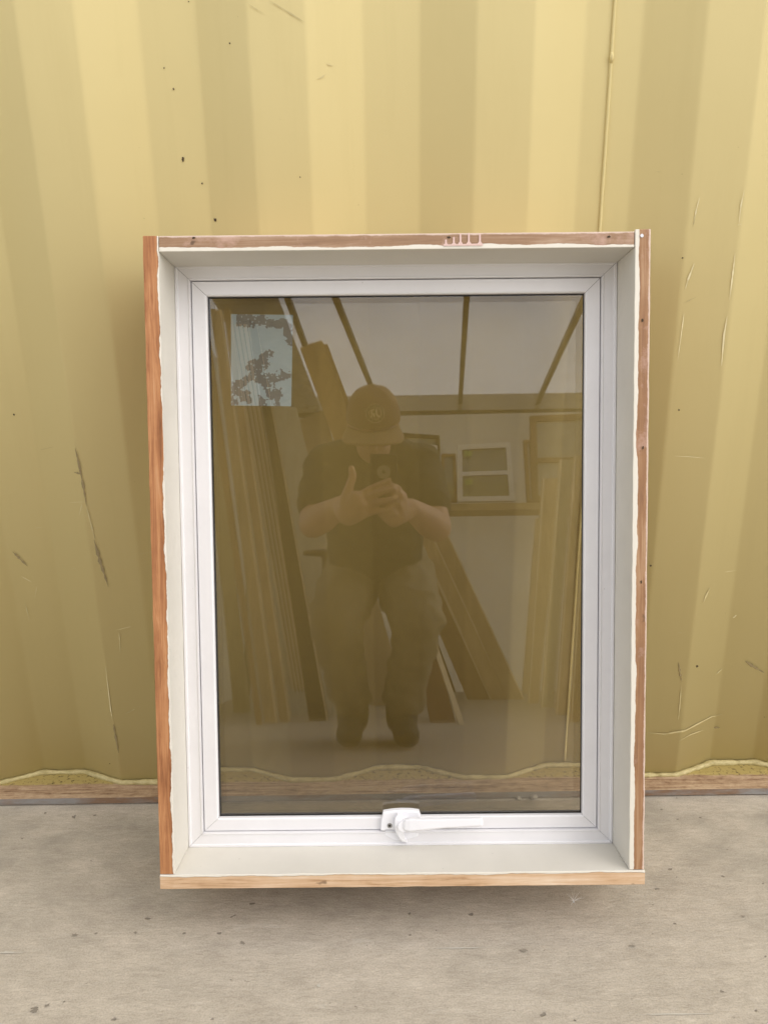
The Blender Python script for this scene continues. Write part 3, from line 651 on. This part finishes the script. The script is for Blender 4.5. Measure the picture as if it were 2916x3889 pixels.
def fuse(name, bm, mat, vox, sm, parent, fold=0., fs=12, cut=None):
    o = link(name, bm, mat, None, True); r = o.modifiers.new('r', 'REMESH'); r.mode = 'VOXEL'; r.voxel_size = vox; r.use_smooth_shade = True
    s_ = o.modifiers.new('s', 'SMOOTH'); s_.iterations = sm; s_.factor = .5
    dg = bpy.context.evaluated_depsgraph_get(); me = bpy.data.meshes.new_from_object(o.evaluated_get(dg)); o.modifiers.clear(); old = o.data; o.data = me; bpy.data.meshes.remove(old)
    if not me.materials: me.materials.append(mat)
    if fold:
        for v_ in me.vertices:
            p = v_.co*fs; d_ = noise.noise(Vector((p.x, p.y, p.z*1.8)))+.5*noise.noise(p*2.3); v_.co += v_.normal*fold*d_
    for p in me.polygons: p.use_smooth = True
    if parent: o.parent = parent; o.matrix_parent_inverse = parent_world(parent).inverted()
    return o
def W(u, v, Y): return M(u, v, Y)
bm = bmesh.new()                                             # one continuous body
HC = W(806, 912, -.30)
tilt = Matrix.Rotation(math.radians(-38), 3, 'X')
ell(bm, HC, (.074, .095, .105), tilt)
ell(bm, HC+tilt @ Vector((0, .028, -.075)), (.056, .062, .052), tilt)                     # jaw
cap_seg(bm, HC+tilt @ Vector((0, .09, -.005)), HC+tilt @ Vector((0, .112, -.045)), .009, .0145)     # nose
for sx_ in (-1, 1):
    ell(bm, HC+tilt @ Vector((sx_*.077, -.005, -.025)), (.009, .02, .032), tilt)         # ears
    ell(bm, HC+tilt @ Vector((sx_*.034, .078, -.035)), (.022, .016, .018), tilt)         # cheeks
cap_seg(bm, HC+tilt @ Vector((-.022, .092, -.078)), HC+tilt @ Vector((.022, .092, -.078)), .007, .007)  # lips
neckb = W(808, 985, -.40)
cap_seg(bm, HC+tilt @ Vector((0, -.03, -.06)), neckb, .058, .066)
SHL, SHR = W(706, 1000, -.40), W(908, 1002, -.40)
ELL_, ELR = W(676, 1132, -.27), W(944, 1140, -.27)
WRL, WRR = W(738, 1092, -.085), W(886, 1098, -.085)
PEL = W(812, 1205, -.85); CH = W(808, 1060, -.47)
cap_seg(bm, neckb, CH, .08, .13); cap_seg(bm, CH, PEL, .13, .14)
HPL, HPR = W(768, 1232, -.86), W(868, 1232, -.86); KNL, KNR = W(733, 1340, -.56), W(893, 1335, -.56)
AKL, AKR = W(762, 1540, -.82), W(868, 1545, -.80)
for sh, el_, wr, hp, kn, ak in ((SHL, ELL_, WRL, HPL, KNL, AKL), (SHR, ELR, WRR, HPR, KNR, AKR)):
    cap_seg(bm, neckb.lerp(sh, .3), sh, .062, .058); cap_seg(bm, sh, el_, .056, .046); cap_seg(bm, el_, el_.lerp(wr, .35), .046, .047); cap_seg(bm, el_.lerp(wr, .35), wr, .047, .029)
    cap_seg(bm, PEL.lerp(hp, .6), hp, .11, .095); cap_seg(bm, hp, kn, .088, .062); cap_seg(bm, kn, ak, .058, .042)
    cap_seg(bm, Vector((ak.x, ak.y, .05)), Vector((ak.x, ak.y+.17, .035)), .035, .03)
# hands: image positions in the mirrored picture, each finger its own bent chain
def H(zx, zy, Y): return W((1050+zx*.4521)/K, (1400+zy*.4521)/K, Y)
def chain(pts, r):
    for i in range(len(pts)-1): cap_seg(bm, pts[i], pts[i+1], r[i], r[i+1], 10)
# left hand (at the left in the mirror): palm supports the phone, thumb up, four fingers across
pl = [H(560, 1180, -.03), H(660, 1120, -.012)]
cap_seg(bm, WRL, H(590, 1215, -.035), .029, .033); cap_seg(bm, H(590, 1215, -.035), H(665, 1095, .004), .033, .023); cap_seg(bm, H(610, 1240, -.03), H(700, 1220, .0), .028, .02); cap_seg(bm, H(600, 1180, -.02), H(700, 1150, .006), .028, .021)
chain([H(575, 1120, -.012), H(612, 985, -.004), H(640, 905, -.002), H(628, 838, -.002)], [.019, .0125, .0115, .0095])
chain([H(680, 1075, -0.007), H(790, 1010, 0.003), H(870, 975, 0.005), H(943, 938, 0.001)], [.0115, .0105, .0095, .0085])
chain([H(700, 1120, -0.003), H(815, 1062, 0.009), H(905, 1030, 0.011), H(985, 1010, 0.005)], [.0115, .0105, .0095, .0085])
chain([H(705, 1175, -0.003), H(830, 1130, 0.010), H(925, 1108, 0.011), H(1000, 1092, 0.003)], [.0110, .0100, .0090, .0080])
chain([H(705, 1232, -0.007), H(820, 1205, 0.004), H(900, 1190, 0.005), H(962, 1178, -0.001)], [.0095, .0085, .0078, .0068])
# right hand: holds the lower edge, fingers curl under the others
cap_seg(bm, WRR, H(1010, 1230, -0.052), .029, .031); cap_seg(bm, H(1010, 1230, -0.052), H(1030, 1090, -0.035), .031, .025); cap_seg(bm, H(985, 1260, -0.047), H(930, 1240, -0.029), .026, .019)
chain([H(1040, 1080, -0.027), H(1022, 1010, -0.011), H(965, 985, -0.007), H(900, 1000, -0.013)], [.0115, .0110, .0100, .0085])
chain([H(1045, 1120, -0.025), H(1040, 1062, -0.009), H(985, 1050, -0.005), H(930, 1058, -0.011)], [.0115, .0108, .0098, .0085])
chain([H(1040, 1170, -0.027), H(1030, 1140, -0.011), H(960, 1150, -0.007), H(900, 1150, -0.013)], [.0110, .0100, .0092, .0080])
chain([H(1010, 1230, -0.029), H(985, 1215, -0.013), H(925, 1225, -0.009), H(870, 1235, -0.015)], [.0095, .0088, .0080, .0070])
chain([H(1040, 1150, -0.047), H(1010, 1060, -0.051), H(960, 1000, -0.051)], [.016, .012, .0095])
body = fuse('person', bm, SKIN, .0040, 2, None)
tag(body, 'crouching person in brown cap and dark t-shirt taking a photo, mirrored in the glass', 'person')
# clothes
bm = bmesh.new()
cap_seg(bm, neckb+Vector((0, -.01, -.01)), CH, .092, .150); cap_seg(bm, CH+Vector((-.05, 0, 0)), PEL+Vector((-.045, .10, .01)), .125, .135); cap_seg(bm, CH+Vector((.05, 0, 0)), PEL+Vector((.045, .10, .01)), .125, .135)
for sh, el_ in ((SHL, ELL_), (SHR, ELR)):
    e_ = sh.lerp(el_, .66); cap_seg(bm, neckb.lerp(sh, .25), sh, .078, .071); cap_seg(bm, sh, e_, .071, .069); cap_seg(bm, CH, sh, .12, .07)
fuse('t_shirt', bm, SHIRT, .009, 3, body, .010, 13)
bm = bmesh.new()
cap_seg(bm, PEL+Vector((-.05, 0, -.01)), PEL+Vector((.05, 0, -.01)), .142, .142)
for s_, hp, kn, ak in ((-1, HPL, KNL, AKL), (1, HPR, KNR, AKR)):
    hem = kn.lerp(ak, .80)
    kn = kn+Vector((s_*.012, 0, 0)); cap_seg(bm, hp, kn, .124, .097); cap_seg(bm, kn, kn.lerp(ak, .45)+Vector((s_*.008, 0, 0)), .090, .076); cap_seg(bm, kn.lerp(ak, .45), hem, .076, .078)
fuse('trousers', bm, PANTS, .009, 3, body, .016, 11)
for ak in (AKL, AKR):
    bm = bmesh.new(); x_ = ak.x+(-.008 if ak is AKL else .008)
    cap_seg(bm, Vector((ak.x, ak.y-.01, .22)), Vector((ak.x, ak.y, .08)), .058, .060); cap_seg(bm, Vector((x_, ak.y-.03, .052)), Vector((x_, ak.y+.17, .048)), .047, .045); cap_seg(bm, Vector((x_, ak.y+.08, .048)), Vector((x_+.01, ak.y+.19, .045)), .047, .04)
    for v_ in bm.verts: v_.co.z = max(v_.co.z, .004)
    fuse('boot', bm, BOOT, .006, 3, body)
bm = bmesh.new(); a = W(660, 1195, -.78); cap_seg(bm, a, W(700, 1195, -.80), .011, .016); b = W(705, 1200, -.80); cap_seg(bm, b, b-Vector((0, 0, .1)), .02, .014); fuse('belt_tool', bm, POLE, .004, 2, body)
# cap: soft crown, curved brim, round patch
ct = Matrix.Rotation(math.radians(-36), 3, 'X'); CC = HC+tilt @ Vector((0, 0, .012)); R3 = Vector((.087, .107, .108))
bm = bmesh.new(); nr, na = 14, 56; rows = []
def crown(th, ph, off=0.):                                   # th from pole, ph round; +Y is the front
    k = 1+.018*math.cos(6*ph)*math.sin(2*th)+.015*noise.noise(Vector((math.cos(ph)*2, math.sin(ph)*2, th*3)))
    p = Vector((math.sin(th)*math.sin(ph)*(R3.x*k+off), math.sin(th)*math.cos(ph)*(R3.y*k+off), (math.cos(th)**.85 if math.cos(th) > 0 else 0)*(R3.z*k+off)))
    return CC+ct @ p
for j in range(1, nr+1): rows.append([bm.verts.new(crown(math.pi/2*j/nr, 2*math.pi*i/na)) for i in range(na)])
tp = bm.verts.new(crown(0, 0))
for i in range(na): bm.faces.new((tp, rows[0][i], rows[0][(i+1) % na]))
for p, q in zip(rows, rows[1:]):
    for i in range(na): bm.faces.new((p[i], q[i], q[(i+1) % na], p[(i+1) % na]))
ell(bm, CC+ct @ Vector((0, 0, R3.z)), (.007, .007, .004), ct)
cp = link('cap', bm, CAPM, body, True); md = cp.modifiers.new('t', 'SOLIDIFY'); md.thickness = .0015; md.offset = 1
bm = bmesh.new(); G = {}
NB = 30
for i in range(NB+1):
    ph = math.radians(-68+136*i/NB)
    for j in range(7):
        t_ = j/6; ext = .066*math.sqrt(max(0, 1-(ph/math.radians(72))**4))*t_
        p = Vector((math.sin(ph)*(R3.x+ext*.55), math.cos(ph)*R3.y+ext*1.0, -.004-.30*ext-.016*abs(math.sin(ph))**2*t_-.002)); G[i, j] = bm.verts.new(CC+ct @ p)
for i in range(NB):
    for j in range(6): bm.faces.new((G[i, j], G[i+1, j], G[i+1, j+1], G[i, j+1]))
br = link('brim', bm, BRIM, None, True); br.parent = cp; br.matrix_parent_inverse = parent_world(cp).inverted() if False else Matrix(); md = br.modifiers.new('t', 'SOLIDIFY'); md.thickness = .003
# round patch: rings and the letters, wrapped on the crown front
bm = bmesh.new(); PC = (math.radians(66), math.radians(6))
def wrap(x_, y_, off): return crown(PC[0]-y_/R3.z*1.0, PC[1]+x_/(R3.x*math.sin(PC[0])), off)
def ring(r0, r1, off, mi, n=40):
    A = [bm.verts.new(wrap(r0*math.cos(a), r0*math.sin(a), off)) for a in (2*math.pi*k/n for k in range(n))]; B = [bm.verts.new(wrap(r1*math.cos(a), r1*math.sin(a), off)) for a in (2*math.pi*k/n for k in range(n))]
    for k in range(n): bm.faces.new((A[k], B[k], B[(k+1) % n], A[(k+1) % n])).material_index = mi
PR = .029
ring(PR*.94, PR*1.0, .0030, 1); ring(PR*.60, PR*.66, .0030, 1); ring(.0002, PR*.97, .0022, 0)
for k in range(16):
    a = 2*math.pi*k/16; ring_c = (PR*.80*math.cos(a), PR*.80*math.sin(a))
    vs_ = [bm.verts.new(wrap(ring_c[0]+dx, ring_c[1]+dy, .0031)) for dx, dy in ((-.0009, -.0014), (.0009, -.0014), (.0006, .0014), (-.0009, .0012))]; bm.faces.new(vs_).material_index = 1
def bar(pts, wd):
    for a, b in zip(pts, pts[1:]):
        a, b = Vector(a)*PR, Vector(b)*PR; d_ = (b-a).normalized(); n_ = Vector((-d_.y, d_.x))*wd*PR; a = a-d_*wd*PR*.6; b = b+d_*wd*PR*.6
        bm.faces.new([bm.verts.new(wrap(p.x, p.y, .0032)) for p in (a-n_, b-n_, b+n_, a+n_)]).material_index = 1
# x runs the wearer's way: seen straight on it reads J R
SGN = 1
# crown(): +ph runs towards +X (the wearer's left is -X as he faces +Y ... he faces the glass, so read from +Y the text runs from +X to -X)
bar([(.12*1, .42), (.12, -.15), (.22, -.33), (.42, -.36)], .085)          # J
bar([(-.12, .36), (-.32, .28), (-.40, .05), (-.24, -.12)], .085); bar([(-.12, -.02), (-.12, -.38)], .07); bar([(-.26, -.14), (-.40, -.38)], .07)
em = link('emblem', bm, [plain('patch_ground', (.06, .05, .028), .9), plain('patch_thread', (.80, .70, .46), .9)], None, smooth='keep'); em.parent = cp
# phone in the hands, lens where the picture is taken from
bm = bmesh.new(); PHW, PT, PB = .038, .050, -.112
PM = Matrix.Translation(CAMP) @ CR.to_4x4()
box(bm, (-PHW, PB, .003), (PHW, PT, .0115), 0, PM)
ph = link('phone', bm, plain('black_phone', (.02, .02, .022), .25)); md = ph.modifiers.new('b', 'BEVEL'); md.width = .003; md.segments = 3
tag(ph, 'black phone held upright in both hands of the crouching person', 'phone')
bm = bmesh.new(); tube(bm, [PM @ Vector((0, 0, .0028)), PM @ Vector((0, 0, .0012))], .019, 32); cm_ = link('camera_module', bm, plain('camera_ring', (.30, .27, .24), .3), ph)
bm = bmesh.new(); tube(bm, [PM @ Vector((0, 0, .0014)), PM @ Vector((0, 0, .0006))], .0052, 24); lens = link('lens', bm, GASK, None); lens.parent = cm_; lens.matrix_parent_inverse = Matrix()
